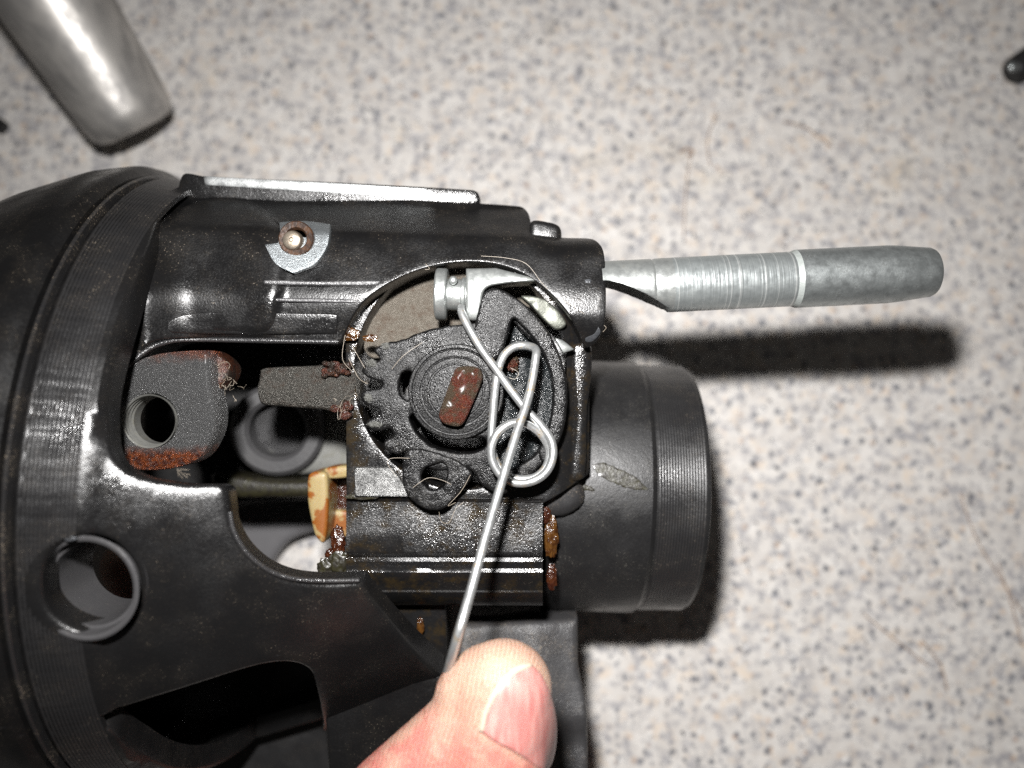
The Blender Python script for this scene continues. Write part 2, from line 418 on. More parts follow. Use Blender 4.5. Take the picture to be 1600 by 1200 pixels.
# skin
t = NT('skin')
px = t.sep()
red = t.noise(.16, 5, .65)
c = t.mix(t.ramp(red, .35, .65), (.47, .28, .21), (.46, .15, .125))
yg = t.ramp(px[1], -60, -44)          # the pressed tip is paler and yellower, the knuckle side pink
c = t.mix(t.math('MULTIPLY', yg, .8), c, (.46, .32, .235))
c = t.mix(t.ramp(t.noise(1.4, 3, .6), .5, .75, 0, .35), c, (.50, .33, .24))
lines = t.n.new('ShaderNodeTexWave'); lines.wave_type = 'BANDS'; lines.inputs['Scale'].default_value = .45; lines.inputs['Distortion'].default_value = 5; lines.inputs['Detail'].default_value = 3; lines.inputs['Detail Scale'].default_value = .7
t.put(lines.inputs['Vector'], t.map(rot=(0, 0, .25)))
cells = t.n.new('ShaderNodeTexVoronoi'); cells.feature = 'DISTANCE_TO_EDGE'; cells.inputs['Scale'].default_value = 1.9; t.put(cells.inputs['Vector'], t.map(sc=(1, .6, 1), rot=(0, 0, .3)))
cr1 = t.ramp(cells.outputs[0], 0, .10)
crease = t.ramp(lines.outputs['Fac'], .03, .16)
c = t.mix(t.math('MULTIPLY', t.math('MULTIPLY', t.math('SUBTRACT', 1, crease), t.ramp(t.noise(.35, 3), .35, .6)), .6), c, (.22, .11, .06))  # shade of the creases painted into the skin colour
h = t.math('ADD', t.math('MULTIPLY', crease, .45), t.math('MULTIPLY', cr1, .18))
h = t.math('ADD', h, t.math('MULTIPLY', t.noise(.7, 4, .65), 1.2))
c = t.mix(t.ramp(t.noise(2.2, 2, .5, co=t.map(loc=(9, 9, 9))), .70, .76, 0, .5), c, (.14, .07, .045))
h = t.math('ADD', h, t.math('MULTIPLY', t.noise(3, 3), .3))
M['skin'] = t.set(col=c, rough=.42, nrm=t.bump(h, .2), sss=.25, sr=(1.0, .35, .2), ss=.0022, spec=.45)
t = NT('nail')
c = t.mix(t.ramp(t.noise(.5, 3, .5, co=t.map(sc=(2.2, .35, 1), rot=(0, 0, -.12))), .35, .7), (.40, .15, .135), (.47, .25, .22))
M['nail'] = t.set(col=c, rough=.40, nrm=t.bump(t.noise(1.6, 2, .5, co=t.map(sc=(2.2, .12, 1), rot=(0, 0, -.12))), .06), sss=.3, sr=(1, .4, .3), ss=.0015, spec=.3)
t = NT('nail_edge'); M['nailedge'] = t.set(col=(.42, .35, .27), rough=.6, nrm=t.bump(t.noise(2, 3), .1))
t = NT('fibre'); M['fibre'] = t.set(col=(.34, .29, .23), rough=.5)
t = NT('brown_fibre'); M['bfibre'] = t.set(col=(.20, .12, .07), rough=.6)
t = NT('counter_hair'); M['chair'] = t.set(col=(.30, .21, .15), rough=.6)

# ------------------------------------------------------------------ countertop
def ctz(y): return -CT-.13*(y+5)
V = []; F = []
for (x, y) in ((-900, -700), (900, -700), (900, 700), (-900, 700)): V += [(x, y, ctz(y)), (x, y, ctz(y)-30)]
ct = mk('countertop', V, [(0, 2, 4, 6), (1, 7, 5, 3), (0, 1, 3, 2), (2, 3, 5, 4), (4, 5, 7, 6), (6, 7, 1, 0)], M['counter'], smooth=False)
tag(ct, 'speckled grey and white laminate countertop under the whole mechanism', None, 'structure')

# ------------------------------------------------------------------ steering column housing
H = thing('steering_column_housing', 'black cast steering column housing with open window, toothed gear pocket and round barrel', 'column housing', (0, -24, -60))
prof = [(-81, 67.6), (-80.2, 68.8), (-79.6, 69.5), (-70.2, 68.2), (-69.2, 68.0), (-68.4, 66.4), (-66, 65.6), (-45, 59), (-20, 50), (0, 45), (40, 40)]
SH = Rev(prof)
def UV(t, deg): return (t, math.radians(deg)*R0)
right = cr([(300, 266), (262, 300), (232, 380), (205, 470), (183, 545), (170, 600), (166, 650), (170, 700), (190, 730), (225, 747), (290, 757), (338, 757), (352, 764), (356, 785), (360, 820), (378, 858), (410, 890), (450, 908), (500, 914), (566, 912, 'c'), (578, 932, 'c'), (640, 1008), (692, 1062, 'c'), (672, 1105)], closed=False)
ruv = SH.px(right)
out = [UV(-81, -105)]+[UV(-81, a) for a in range(-101, 112, 4)]+[UV(-70, 108), UV(-66, 90)]+[tuple(p) for p in ruv[4:]]+[UV(-22, -62), UV(-30, -105)]
tri = cr([(128, 1140), (180, 1112), (290, 1076), (400, 1042), (450, 1036), (482, 1048), (494, 1080), (504, 1130, 'c'), (520, 1330, 'c'), (330, 1320, 'c'), (222, 1180, 'c'), (196, 1164), (165, 1142)])
tuv = [tuple(p) for i, p in enumerate(SH.px(tri)) if tri[i][1] < 1200]
k_ = max(range(len(tuv)), key=lambda i: np.hypot(*(np.array(tuv[i])-np.array(tuv[(i+1) % len(tuv)]))))
tuv = tuv[:k_+1]+[UV(-40, -66), UV(-44, -88), UV(-60, -88), UV(-64, -70)]+tuv[k_+1:]
tri = ('uv', tuv)
bore = cr([(64, 905), (72, 872), (100, 845), (140, 836), (180, 848), (208, 880), (219, 925), (212, 962), (185, 985), (140, 992), (96, 975), (70, 945)])
shell = relief('shell', out, SH, 5.0, [tri, bore], r=.8, res=1.8, mat=M['shell'], parent=H, uv=True)
# bore bushing
bc = SH.px([(131, 921)]); bp = SH.pos(bc, np.array([0.0]))[0]; bn = SH.pos(bc, np.array([1.0]))[0]-bp; bn = Vector(bn*.35+np.array([0, 0, 1])*.65).normalized()
lathe('bushing', [(.1, 8.6), (.25, 8.2), (.1, 7.7), (-2.2, 7.4), (-2.3, 6.9), (-15, 6.7), (-15, 8.2), (-3, 8.4)], Vector(bp)-bn*.6, bn, cast('bore_wall', base=.045, rough=.3, dust=.4, spark=.3), H, caps=False)
# rounded cover (bowl) left of the ring
cp = [(-81.2, 62), (-81.4, 66.5), (-82.0, 70.4), (-83.2, 71.6), (-85, 72.0), (-92, 71.0), (-105, 66.8), (-120, 60.5), (-135, 53), (-150, 45)]
def axlathe(name, prof, mat, parent, a0, a1, n=120, angle=30):
    R_ = Rev(prof); V = []; F = []; th = np.linspace(math.radians(a0), math.radians(a1), n+1)
    for t, r in prof:
        c = AX_O+AX*t
        for a in th: V.append(c+r*(math.cos(a)*AN+math.sin(a)*AB))
    for i in range(len(prof)-1):
        for j in range(n): F.append((i*(n+1)+j, i*(n+1)+j+1, (i+1)*(n+1)+j+1, (i+1)*(n+1)+j))
    return mk(name, V, F, mat, parent, angle)
axlathe('end_cover', cp+[(-150, 41), (-120, 56), (-90, 64)], M['cover'], H, -105, 112)
axlathe('rim_ring', [(-81.3, 66), (-81.3, 69.9), (-81.1, 70.2), (-80.8, 70.2), (-80.6, 69.9), (-80.6, 66)], cast('rim', base=.012, rough=.25, dust=1.6), H, -105, 112)

KB = cast('turned_ridges', base=.012, rough=.26, dust=.7, spark=.5, shade=1.4)
BUSH = (Vector(bp), bn)
def ridges(name, t0, t1, r0, r1, a0, a1, n, amp, pitch, mat, cut=None):
    ts = np.arange(t0, t1, pitch/6); th = np.linspace(math.radians(a0), math.radians(a1), n+1)
    rr = r0+(r1-r0)*(ts-t0)/(t1-t0)+amp*(1-np.abs(np.cos(np.pi*(ts-t0)/pitch))**1.5*2)
    rr = np.concatenate([[rr[0]-1], rr, [rr[-1]-1]]); ts = np.concatenate([[t0], ts, [ts[-1]]])
    V = (AX_O+AX*ts[:, None])[:, None, :]+rr[:, None, None]*(np.cos(th)[:, None]*AN+np.sin(th)[:, None]*AB)[None]
    V += .02*RNG.normal(size=(1, n+1, 1))*AN
    V = V.reshape(-1, 3); F = []
    k = n+1; keep = np.ones(len(V), bool)
    if cut:
        d = V-np.array(cut[0]); b = np.array(cut[1]); d = d-(d@b)[:, None]*b; keep = np.linalg.norm(d, axis=1) > cut[2]
    for i in range(len(ts)-1):
        for j in range(n):
            q = (i*k+j, i*k+j+1, (i+1)*k+j+1, (i+1)*k+j)
            if keep[list(q)].all(): F.append(q)
    return mk(name, V, F, mat, H, 25)
ridges('knurled_band', -79.2, -70.4, 69.5, 68.35, -80, 100, 460, .10, .62, KB, (BUSH[0], BUSH[1], 8.5))

# top rail (the long boss that carries the rod)
def sst(a, b, x): q = np.clip((x-a)/(b-a), 0, 1); return q*q*(3-2*q)
def YF(y): return 1-sst(14, 27, y)
def baseA(x, y): return 2.6+.04*np.maximum(0, -(x+12))+6.5*sst(-60, -72, x)*YF(y)
def hA(x, y):
    e = 29.5-.028*(x+35)           # ridge line where the top face turns away
    z = baseA(x, y)-.34*(np.sqrt((y-17.5)**2+4)+(y-17.5))/2-np.minimum(10.5, 1.15*(np.sqrt((y-e)**2+.25)+(y-e))/2)
    lo = sst(17, 8, y)*1.6
    z = z-lo*(x < 5)
    w = sst(2, 10, x)
    rr = np.sqrt(np.clip(14**2-(y-16.5)**2, 1, None))
    zb_ = -10.8+rr
    return z*(1-w)+np.minimum(zb_, z+.3)*w
RA = Flat(hA)
rail = cr([(292, 282), (322, 282), (500, 297), (660, 312), (812, 322), (826, 334), (832, 366, 'c'), (880, 371), (925, 373), (940, 385), (945, 405), (947, 460), (945, 500), (936, 528), (915, 543), (905, 520), (885, 487), (858, 457), (826, 432), (790, 416), (748, 409), (700, 411), (650, 423), (605, 444), (572, 468), (553, 492), (543, 512), (532, 536, 'c'), (440, 532), (300, 529), (248, 533), (222, 550), (200, 572), (180, 602), (172, 590), (185, 540), (205, 460), (238, 370), (262, 310)])
def dA(v):
    d = np.zeros(len(v)); 
    arch = ARCH; s = np.where(inside(v, [arch]), -1, 1)*sdist(v, [arch])
    return 1.5*sst(.9, -.9, s)-.6*np.exp(-((v[:, 0]+55)**2/60+(v[:, 1]-19)**2/40))
ARCH = RA.px(cr([(236, 560), (222, 480), (228, 410), (252, 350), (300, 320), (350, 312), (400, 322), (432, 352), (445, 400), (436, 470), (420, 520), (320, 526)]))
relief('rail', rail, RA, 13, (), r=.3, res=1.1, mat=M['rail'], parent=H, disp=dA, angle=50)
# ledge behind the rail whose flat catches the flash
relief('ledge', cr([(285, 272), (320, 275), (520, 284), (735, 296), (747, 301), (748, 318), (700, 330), (285, 310)]), Flat(lambda x, y: -14.5-.05*(x+35)+.12*(y-38)), 8, r=.5, mat=M['cast'], parent=H)
relief('machined_face', cr([(318, 275, 'c'), (520, 286), (730, 299), (743, 304), (745, 316, 'c'), (530, 302), (320, 289, 'c')]), Flat(lambda x, y: -14.3-.06*(x+35)+.11*(y-38)), .3, r=.1, mat=metal('bare_strip', (.34, .35, .35), .34, (.08, .08, .07), .6, .03, met=.8, fscale=3), parent=H)
relief('ledge_nub', cr([(830, 345), (860, 346), (874, 352), (878, 364), (874, 380), (830, 380)]), Flat(-7), 6, r=1.2, mat=M['cast'], parent=H)
RIB = cast('highlight_rib', base=.04, rough=.34, spark=1.5, bk=1.6, shade=1.6)  # paler base than the rail, painting in the ribs' specular highlight
hc = lambda x, y: float(hA(np.array([x]), np.array([y]))[0])
for a in (((413, 437), (500, 439), (594, 438), (588, 446), (500, 446), (413, 444)), ((413, 465), (560, 468), (563, 473), (500, 473), (413, 470))):
    o = relief('rib', cr(a), Flat(lambda x, y: hc(-36, 18.5)+.9-.10*(x+37)), 3.5, r=.3, mat=RIB, parent=H, res=.8)
relief('raised_pad', cr([(285, 492), (330, 487), (520, 490), (529, 493, 'c'), (526, 522, 'c'), (400, 522), (268, 520), (262, 505)]), Flat(lambda x, y: hA(x, y)+.8-.05*(x+45)-.04*(y-11)), 1.2, r=.3, mat=M['cast'], parent=H)
# pin and ground spot
PZ = float(RA.h(*[np.array([v]) for v in P(463, 373, 4)[:2]])[0])+1.9
relief('ground_spot', cr([(436, 347, 'c'), (475, 345), (515, 350, 'c'), (512, 382), (492, 412), (458, 427, 'c'), (430, 412), (413, 382, 'c'), (434, 379, 'c'), (437, 360)]), Flat(lambda x, y: hA(x, y)+1.75), 1.6, r=.15, res=.8, mat=M['ground'], parent=H)
pz = PZ; pc = P(463, 373, pz+.55)
lathe('pin_collar', [(-1, 3.4), (.15, 3.4), (.35, 3.2), (.3, 2.2), (-.2, 1.9), (-1.0, 1.8)], pc, (0, 0, 1), M['browncup'], H, n=40)
lathe('pin', [(-2, 1.9), (1.0, 1.9), (1.55, 1.65), (1.8, 1.2), (1.85, .5), (1.7, .3), (1.7, .05)], P(459, 377, pz), (0, 0, 1), metal('worn_pin', (.34, .29, .23), .35, (.12, .08, .05), .5, .05, met=.8), H, n=40)

def lip(name, pts, surf, r_, mat, off=0.0):
    q = cr(pts, closed=False, seg=8); uv = surf.px(q); V, F = tubegeo(surf.pos(uv, np.full(len(uv), off)), r_, 10)
    return mk(name, [tuple(v) for v in V], F, mat, H, 60)
LIPM = cast('highlight_lip', base=.02, rough=.3, spark=1.5, bk=1.5, shade=1.2)  # pale lip tubes, added to carry the bright highlight along the window edges
lip('raised_edge', [(238, 470), (240, 420), (256, 368), (292, 332), (345, 317), (398, 323), (428, 345), (437, 352)], RA, .38, M['rail'], -.02)
lip('raised_edge', [(292, 352), (318, 341), (350, 336), (388, 338)], RA, .3, M['rail'], .35)
lip('window_lip', [(178, 600), (190, 583), (212, 560), (240, 541), (280, 531), (400, 532), (528, 534)], RA, .5, LIPM, -.1)
lip('window_lip', [(358, 800), (364, 830), (385, 865), (420, 893), (460, 906), (510, 909), (560, 908)], SH, .45, LIPM, -.35)
# gear pocket, plate and stepped block
relief('pocket_plate', cr([(540, 520, 'c'), (585, 455), (700, 388), (790, 392), (880, 450), (921, 540, 'c'), (921, 740, 'c'), (850, 786, 'c'), (541, 782, 'c')]), Flat(lambda x, y: -3-.7*np.maximum(0, x-9.5)), 24, [[(727+(172+18*max(0, -math.sin(a))-14*max(0, math.cos(a)))*math.cos(a), 594+(172+18*max(0, -math.sin(a))-10*max(0, math.cos(a)))*math.sin(a)) for a in np.linspace(0, 2*math.pi, 60, endpoint=False)]], r=.22, mat=M['dirty'], parent=H, res=1.6, rough=.08)
relief('pocket_floor', circ(727, 594, 190, 60), Flat(-13), 2, r=.4, mat=M['dirty'], parent=H, res=2, rough=.3)
relief('backing_plate', cr([(590, 470), (640, 425), (720, 400), (820, 420), (880, 470), (905, 545), (880, 560), (840, 520), (760, 520), (660, 545), (585, 560), (568, 540)]), Flat(lambda x, y: -11+.06*(y-15)-.12*(x+8)), 1.2, r=.3, mat=M['steelplate'], parent=H, res=1.2, rough=.1)
relief('bare_pad', cr([(553, 730, 'c'), (612, 729, 'c'), (628, 752), (643, 777, 'c'), (554, 776, 'c')]), Flat(lambda x, y: -1.0-.27*(y+22.0)-.10*(x+26)), 2.0, r=.25, mat=M['polish'], parent=H, res=.8)
sweepx('stepped_block', [(775, -30), (775, -3.6), (779, -2.6), (784, -3.4), (800, -3.3), (830, -2.7), (862, -2.3), (866, -2.7), (871, -3.6), (877, -3.4), (882, -2.4), (888, -1.5), (894, -1.2), (900, -1.5), (908, -2.4), (922, -3.6), (925, -3.3), (928, -3.7), (940, -5.6), (945, -8), (946, -30)], 541, 848, M['dirty'], H, slope=.002, n=60, rough=.25)
relief('web', cr([(548, 905, 'c'), (697, 930, 'c'), (697, 1090, 'c'), (690, 1200, 'c'), (560, 1200, 'c')]), Flat(lambda x, y: -12+.12*(y+45)), 14, r=.6, mat=M['dirty'], parent=H)
relief('lower_skirt', cr([(506, 1092, 'c'), (560, 1068), (640, 1050), (690, 1056, 'c'), (704, 1100), (690, 1330, 'c'), (520, 1330, 'c')]), Flat(lambda x, y: -7+.10*(y+62)-.12*(x+25)), 5, r=.8, mat=M['shell'], parent=H, res=1.6, rough=.15)
relief('side_post', cr([(893, 540), (922, 538), (925, 580), (918, 640), (914, 745), (890, 748), (897, 650)]), Flat(lambda x, y: -4.5), 18, r=1.0, mat=M['dirty'], parent=H, res=1)
blob('cast_boss', P(868, 770, -10), 5.2, cast('dusty_boss', base=.02, rough=.42, dust=1.5), H, (1.15, .95, .75), .06, 2, 4)
relief('foot_block', cr([(724, 978, 'c'), (870, 970), (903, 968, 'c'), (904, 1050), (912, 1080), (918, 1120), (919, 1260, 'c'), (700, 1260, 'c'), (705, 1080)]), Flat(lambda x, y: -20+.8*np.sin(x*.35)-.16*(y+60)-sst(-72, -80, y)*3), 26, r=1.4, mat=cast('grey_cast', base=.035, rough=.42, dust=1.6, spark=1.6, bk=1.5), parent=H, rough=.15)
# barrel on the right
axlathe('barrel', [(7, 20), (7, 29.6), (10, 30.3), (28.8, 30.3), (29.4, 29.9), (29.9, 29.5), (40.6, 29.3), (41.4, 28.9), (41.7, 28.0), (41.7, 25.4), (38, 25), (10, 24)], M['barrel'], H, -180, 180, 160)
ridges('knurled_collar', 30.4, 40.5, 29.6, 29.45, -120, 120, 160, .07, .60, cast('collar_ridges', base=.014, rough=.34, dust=.7, spark=.5, shade=1.2))
BR = Rev([(0, 30.3), (29, 30.3), (30, 29.6), (42, 29.6)])
for L_ in ([(925, 728), (945, 724), (968, 733), (992, 745), (1012, 765), (988, 764), (965, 757), (940, 745)], [(894, 747), (908, 749), (918, 758), (930, 766), (912, 766), (900, 757)]):
    relief('grease_patch', cr(L_), BR, .3, r=.12, res=.7, mat=M['darkgrease'], parent=H, disp=lambda v: .12, rough=.06, wob=.5)
# parts inside the window
br = relief('bracket', cr([(245, 553), (290, 548), (325, 547, 'c'), (327, 575), (328, 600), (335, 640), (333, 672), (318, 705), (300, 722), (265, 733), (215, 735), (188, 722), (176, 690), (176, 630), (186, 590), (212, 565)]), Flat(lambda x, y: 9.5+.03*(x+70)), 7, [circ(233, 658, 43, 36)], r=.9, mat=M['bracket'], parent=H, res=1.2, rough=.12)
lathe('thread_sleeve', [(0, 5.0), (-.3, 4.7), (-.8, 4.9), (-1.3, 4.6), (-1.8, 4.8), (-2.3, 4.5), (-2.8, 4.7), (-3.3, 4.4), (-6, 4.4), (-6, 5.2), (0, 5.2)], P(233, 658, 9.0), (0, 0, 1), M['greymetal'], H, n=48, caps=False)
sub(br)
relief('bracket_arm', cr([(322, 550), (345, 556), (360, 575), (352, 598), (336, 612), (326, 600)]), Flat(lambda x, y: 7-.5*(x+58)), 6, r=.8, mat=rust('bracket_arm_rust', base=(.02, .013, .01), rustc=(.05, .014, .005), amt=.7), parent=H, res=1, rough=.3)
relief('lock_bar', cr([(404, 579), (412, 575), (470, 572), (552, 575), (552, 645), (500, 640), (420, 634), (403, 630), (399, 610)]), Flat(lambda x, y: -2.5+.5*np.sin(x*.3)), 6, r=1.9, mat=M['barmetal'], parent=H, res=.8, rough=.5)
RC = rust('rust_crumbs', base=(.018, .012, .008), rustc=(.026, .011, .006), b=.4)
for i in range(16): blob('grease_clump', P(505+random.random()*48, 566+random.random()*24, -1.2), .4+.6*random.random(), RC, H, (1.2, .9, .8), .3, 5+i, 3, 1.0)
for i in range(9): blob('grease_clump', P(520+random.random()*28, 630+random.random()*20, -2), .5+.5*random.random(), RC, H, (1.2, .9, .8), .3, 45+i, 3, 1.0)
# deep inner wall with openings to the counter
relief('inner_wall', cr([(222, 440, 'c'), (600, 440, 'c'), (600, 1300, 'c'), (60, 1300, 'c'), (60, 1040, 'c'), (222, 1010, 'c')]), Flat(-47), 6, [cr([(350, 930), (350, 800), (380, 785), (465, 782), (500, 782), (560, 790), (570, 930, 'c')])], r=1.2, res=3, mat=cast('inner_wall_grey', base=.012, rough=.45, dust=.5, spark=.6), parent=H)
lathe('inner_ring', [(-4, 11), (2, 11), (3, 10), (3, 7.5), (2, 6.6), (-4, 6.4)], P(436, 670, -36), (.1, -.05, 1), cast('inner_ring_grey', base=.045, rough=.5, dust=.5, spark=.5), H, n=48)
relief('inner_plate', cr([(400, 700), (450, 715), (480, 690), (490, 640), (560, 640, 'c'), (560, 735, 'c'), (400, 742)]), Flat(-38), 5, r=1, res=2, mat=M['greymetal'], parent=H)
relief('inner_crossbar', cr([(330, 740), (420, 750), (560, 752), (560, 775), (420, 778), (350, 775)]), Flat(-30), 8, r=1.5, res=2, mat=M['darkgrease'], parent=H)
relief('inner_casting', cr([(345, 800), (400, 782), (470, 778), (530, 782), (530, 830), (490, 832), (450, 848), (425, 880), (415, 905), (370, 900), (340, 860)]), Flat(lambda x, y: -72+.1*(y+60)), 6, r=2.0, res=1.8, mat=cast('inner_casting_grey', base=.12, rough=.5, dust=.4, spark=.4), parent=H)
ny = relief('nylon_stop', cr([(482, 742), (506, 738), (511, 745), (512, 800), (506, 848), (492, 838), (484, 806), (480, 780)]), Flat(-12), 9, r=.8, res=1, mat=M['nylon'], parent=H)
relief('nylon_stop', cr([(508, 732), (560, 726, 'c'), (560, 742), (512, 748)]), Flat(-14), 6, r=.6, res=1, mat=M['nylon'], parent=H)
relief('nylon_stop', cr([(515, 800), (560, 800, 'c'), (560, 838, 'c'), (518, 836)]), Flat(-20), 6, r=.6, res=1, mat=M['nylon'], parent=H)
relief('wire_lead', cr([(512, 748), (560, 748, 'c'), (560, 800, 'c'), (514, 800)]), Flat(-22), 4, r=.8, res=1, mat=M['grease'], parent=H)
# grease lumps
G = [((528, 848), -6, 2.2, (.7, 1.5, .7), 'grease'), ((518, 866), -7, 1.3, (1.1, .9, .8), 'grease'), ((507, 888), -5, 1.6, (1, 1.2, .8), 'darkgrease'), ((530, 880), -5, 2.4, (1, 1.0, .6), 'darkgrease'),
     ((861, 838), -8, 2.2, (.7, 1.9, .5), 'amber'), ((852, 800), -7, 1.6, (.7, 1.4, .5), 'grease'), ((862, 902), -9, 2.0, (.55, 1.3, .5), 'grease'), ((845, 770), -6, 2.4, (1.2, .6, .4), 'darkgrease'),
     ((657, 978), -11, 1.1, (.7, 1.6, .4), 'amber'), ((545, 522), -1, 1.8, (1.3, .7, .5), 'amber'), ((578, 528), 0, 1.1, (1.4, .6, .4), 'amber'), ((565, 776), -1.5, 1.4, (2.5, .4, .3), 'darkgrease'), ((880, 742), -9, 2.6, (.5, .8, .3), 'darkgrease')]
for i, (q, z, r, sq, m) in enumerate(G): blob('grease_lump', P(*q, z), r, M[m], H, (sq[0]*.9, sq[1], sq[2]*.45), .3, i+1, 4, .9)
for q, z, r, m in (((600, 855), -5.3, 2.0, 'dirty'), ((700, 812), -4.2, 1.6, 'dirty')): pass

CHIP = metal('bare_chip', (.05, .053, .058), .4, (.015, .015, .015), .8, .1, met=.4)
for L_ in [[(100, 842), (112, 838), (120, 842), (108, 846)]]:
    relief('paint_chip', cr(L_), SH, .3, r=.08, res=.6, mat=CHIP, parent=H, disp=lambda v: .06)
relief('paint_chip', cr([(914, 437), (922, 436), (923, 441), (916, 442)]), Flat(lambda x, y: hA(x, y)+.06), .3, r=.05, res=.5, mat=CHIP, parent=H)
relief('paint_chip', cr([(915, 528), (928, 522), (935, 512), (938, 520), (926, 533), (916, 534)]), Flat(lambda x, y: hA(x, y)+.06), .3, r=.05, res=.5, mat=CHIP, parent=H)

# ------------------------------------------------------------------ gear
GR = thing('sector_gear', 'black plastic sector gear with broken teeth and a rusty square shaft, in the round pocket', 'gear', P(713, 612, -9))
g1 = cr([(752, 500), (700, 509), (662, 517), (630, 530), (602, 536), (584, 546), (592, 562), (570, 570), (565, 582), (580, 592), (597, 597), (592, 606), (570, 610), (563, 620), (572, 633), (592, 640), (588, 650), (574, 656), (571, 667), (590, 674), (608, 670), (614, 680), (600, 690), (603, 703), (622, 710), (640, 704), (655, 722), (685, 736), (722, 731), (740, 738), (752, 757), (775, 771), (800, 769), (850, 722), (874, 685), (884, 640), (884, 590), (872, 550), (850, 510), (815, 475), (785, 456), (762, 453), (752, 470)], seg=4)
sl = cr([(640, 655), (644, 647), (656, 646), (672, 669), (700, 683), (737, 685), (754, 684), (760, 691), (756, 701), (737, 708), (707, 707), (672, 696), (650, 675)])
ov = cr([(628, 583), (640, 580), (648, 590), (647, 612), (640, 625), (629, 622), (623, 605)])
rc = cr([(801, 502, 'c'), (818, 520), (845, 548), (860, 585), (863, 640), (850, 690), (825, 720), (790, 735), (773, 720), (768, 690), (770, 640), (778, 590), (788, 540)])
relief('toothed_plate', g1, Flat(lambda x, y: .0*x), 5, [sl, ov, rc], r=.45, res=1.0, mat=M['gear'], parent=GR, rough=.14, wob=.14)
relief('recess_floor', cr([(795, 500), (830, 515), (870, 570), (872, 650), (850, 710), (790, 745), (765, 720), (760, 640), (780, 540)]), Flat(lambda x, y: -4.5+.6*np.sin(x*.9)), 2, r=.3, res=1, mat=M['gloss'], parent=GR)
relief('arm', cr([(750, 470), (757, 456), (772, 450), (792, 456), (825, 480), (855, 515), (875, 555), (886, 600), (885, 650), (874, 690), (852, 722), (842, 706), (858, 665), (864, 612), (856, 568), (836, 533), (812, 505), (801, 498), (794, 520), (786, 545), (772, 562), (752, 556), (738, 532), (742, 508)]), Flat(2.2), 3, r=.5, res=.9, mat=M['gear'], parent=GR, rough=.12, wob=.1)
relief('lug', cr([(634, 706), (628, 745), (638, 776), (665, 796), (692, 795), (715, 774), (738, 744), (726, 728), (700, 714), (660, 702)]), Flat(.9), 3.5, [cr([(666, 730), (692, 724), (698, 735), (697, 748), (690, 762), (673, 765), (660, 752), (659, 740)])], r=.45, res=.9, mat=M['gear'], parent=GR, rough=.22, wob=.2)
def hub(x, y):
    c = P(713, 612, 1); r = np.hypot(x-c[0], y-c[1])
    return 1.6-.7*np.exp(-((r-6.8)/.35)**2)-.5*np.exp(-((r-5.3)/.3)**2)-.8*np.exp(-((r-8.3)/.4)**2)-sst(8.6, 9.4, r)*.9
hp = [(-2, 9.3), (.9, 9.3), (1.15, 9.1), (1.2, 8.6), (.9, 8.45), (.85, 8.2), (1.35, 8.05), (1.45, 7.0), (1.15, 6.9), (1.1, 6.6), (1.5, 6.45), (1.6, 5.6), (1.3, 5.5), (1.3, 5.25), (1.6, 5.1), (1.7, 3.0), (1.7, .1)]
lathe('hub', hp, P(713, 612, 0), (0, 0, 1), M['hubm'], GR, n=96, angle=25)
shaft = cr([(709, 580), (716, 573), (738, 572), (750, 577), (754, 590), (748, 608), (728, 654), (719, 666), (704, 666), (690, 660), (685, 650), (688, 637)])
relief('square_shaft', shaft, Flat(4.6), 7, r=1.0, res=.8, mat=M['shaft'], parent=GR, rough=.3)
for i, (q, r, sq) in enumerate((((580, 568), 1.3, (1.1, .8, .8)), ((576, 622), 1.2, (1, .9, .7)), ((586, 663), 1.3, (1.5, .6, .7)), ((603, 541), 1.1, (1.2, .8, .6)))):
    blob('chewed_edge', P(*q, -.2), r*.75, metal('frayed_plastic_%d' % i, (.075, .075, .068), .4, (.03, .03, .03), .5, .3, met=0), GR, sq, .45, 20+i, 4, 1.3)
blob('rust_crumb', P(801, 566, -2.4), 1.5, M['shaft'], GR, (.7, 1, .6), .8, 31, 4, 1.5)

# ------------------------------------------------------------------ actuator rod
RD = thing('actuator_rod', 'silver zinc plated rod sliding out of the housing, with a scooped cut near its root', 'rod', P(1100, 440, -4))
a0 = P(1045, 445.5, -3.0); a1 = P(1452, 425.5, -3.0); ra = (a1-a0).normalized(); up = (0, 0, 1)
L = (a1-a0).length
k = L/(1452-1045)
def tx(x): return (x-1045)*k
def scoop(t, c, p):
    # cut from below (towards the bottom of the picture) along a hollow curve
    xpx = 1045+t/k
    cy = np.interp(xpx, [938, 945, 965, 985, 1005, 1022, 1036, 1047], [-.9, -.9, -.2, .9, 2.2, 3.4, 4.5, 6])
    lim = c.y-cy
    if p.y < lim: p = Vector((p.x, lim, p.z))
    return p
prs = [(tx(x), 5.35) for x in (938, 942, 947, 955, 965, 975, 985, 995, 1005, 1014)]+[(tx(1016), 5.35), (tx(1019), 5.15), (tx(1023), 5.35)]+[(tx(x), 5.4) for x in (1030, 1036, 1042, 1046, 1048)]
shk = lathe('scooped_shank', prs, a0, ra, M['zincraw'], RD, n=64, clampy=scoop, angle=32)
lathe('turned_section', [(tx(1047), 5.4), (tx(1233), 5.4), (tx(1236), 5.35)], a0, ra, M['zincring'], RD, n=72)
lathe('shoulder', [(tx(1234), 5.38), (tx(1237), 5.5), (tx(1242), 5.75)], a0, ra, metal('white_shoulder', (.27, .29, .28), .45, (.12, .13, .11), .8, .05, met=.1), RD, n=72, caps=False)
lathe('tip', [(tx(1242), 5.75), (tx(1385), 5.72), (tx(1400), 5.6), (tx(1438), 5.05), (tx(1450), 4.9), (tx(1455), 4.6), (tx(1457), 4.2)], a0, ra, M['zinc'], RD, n=72)
hd = P(690, 460, -2.6); hx = Vector((1, -.03, 0))
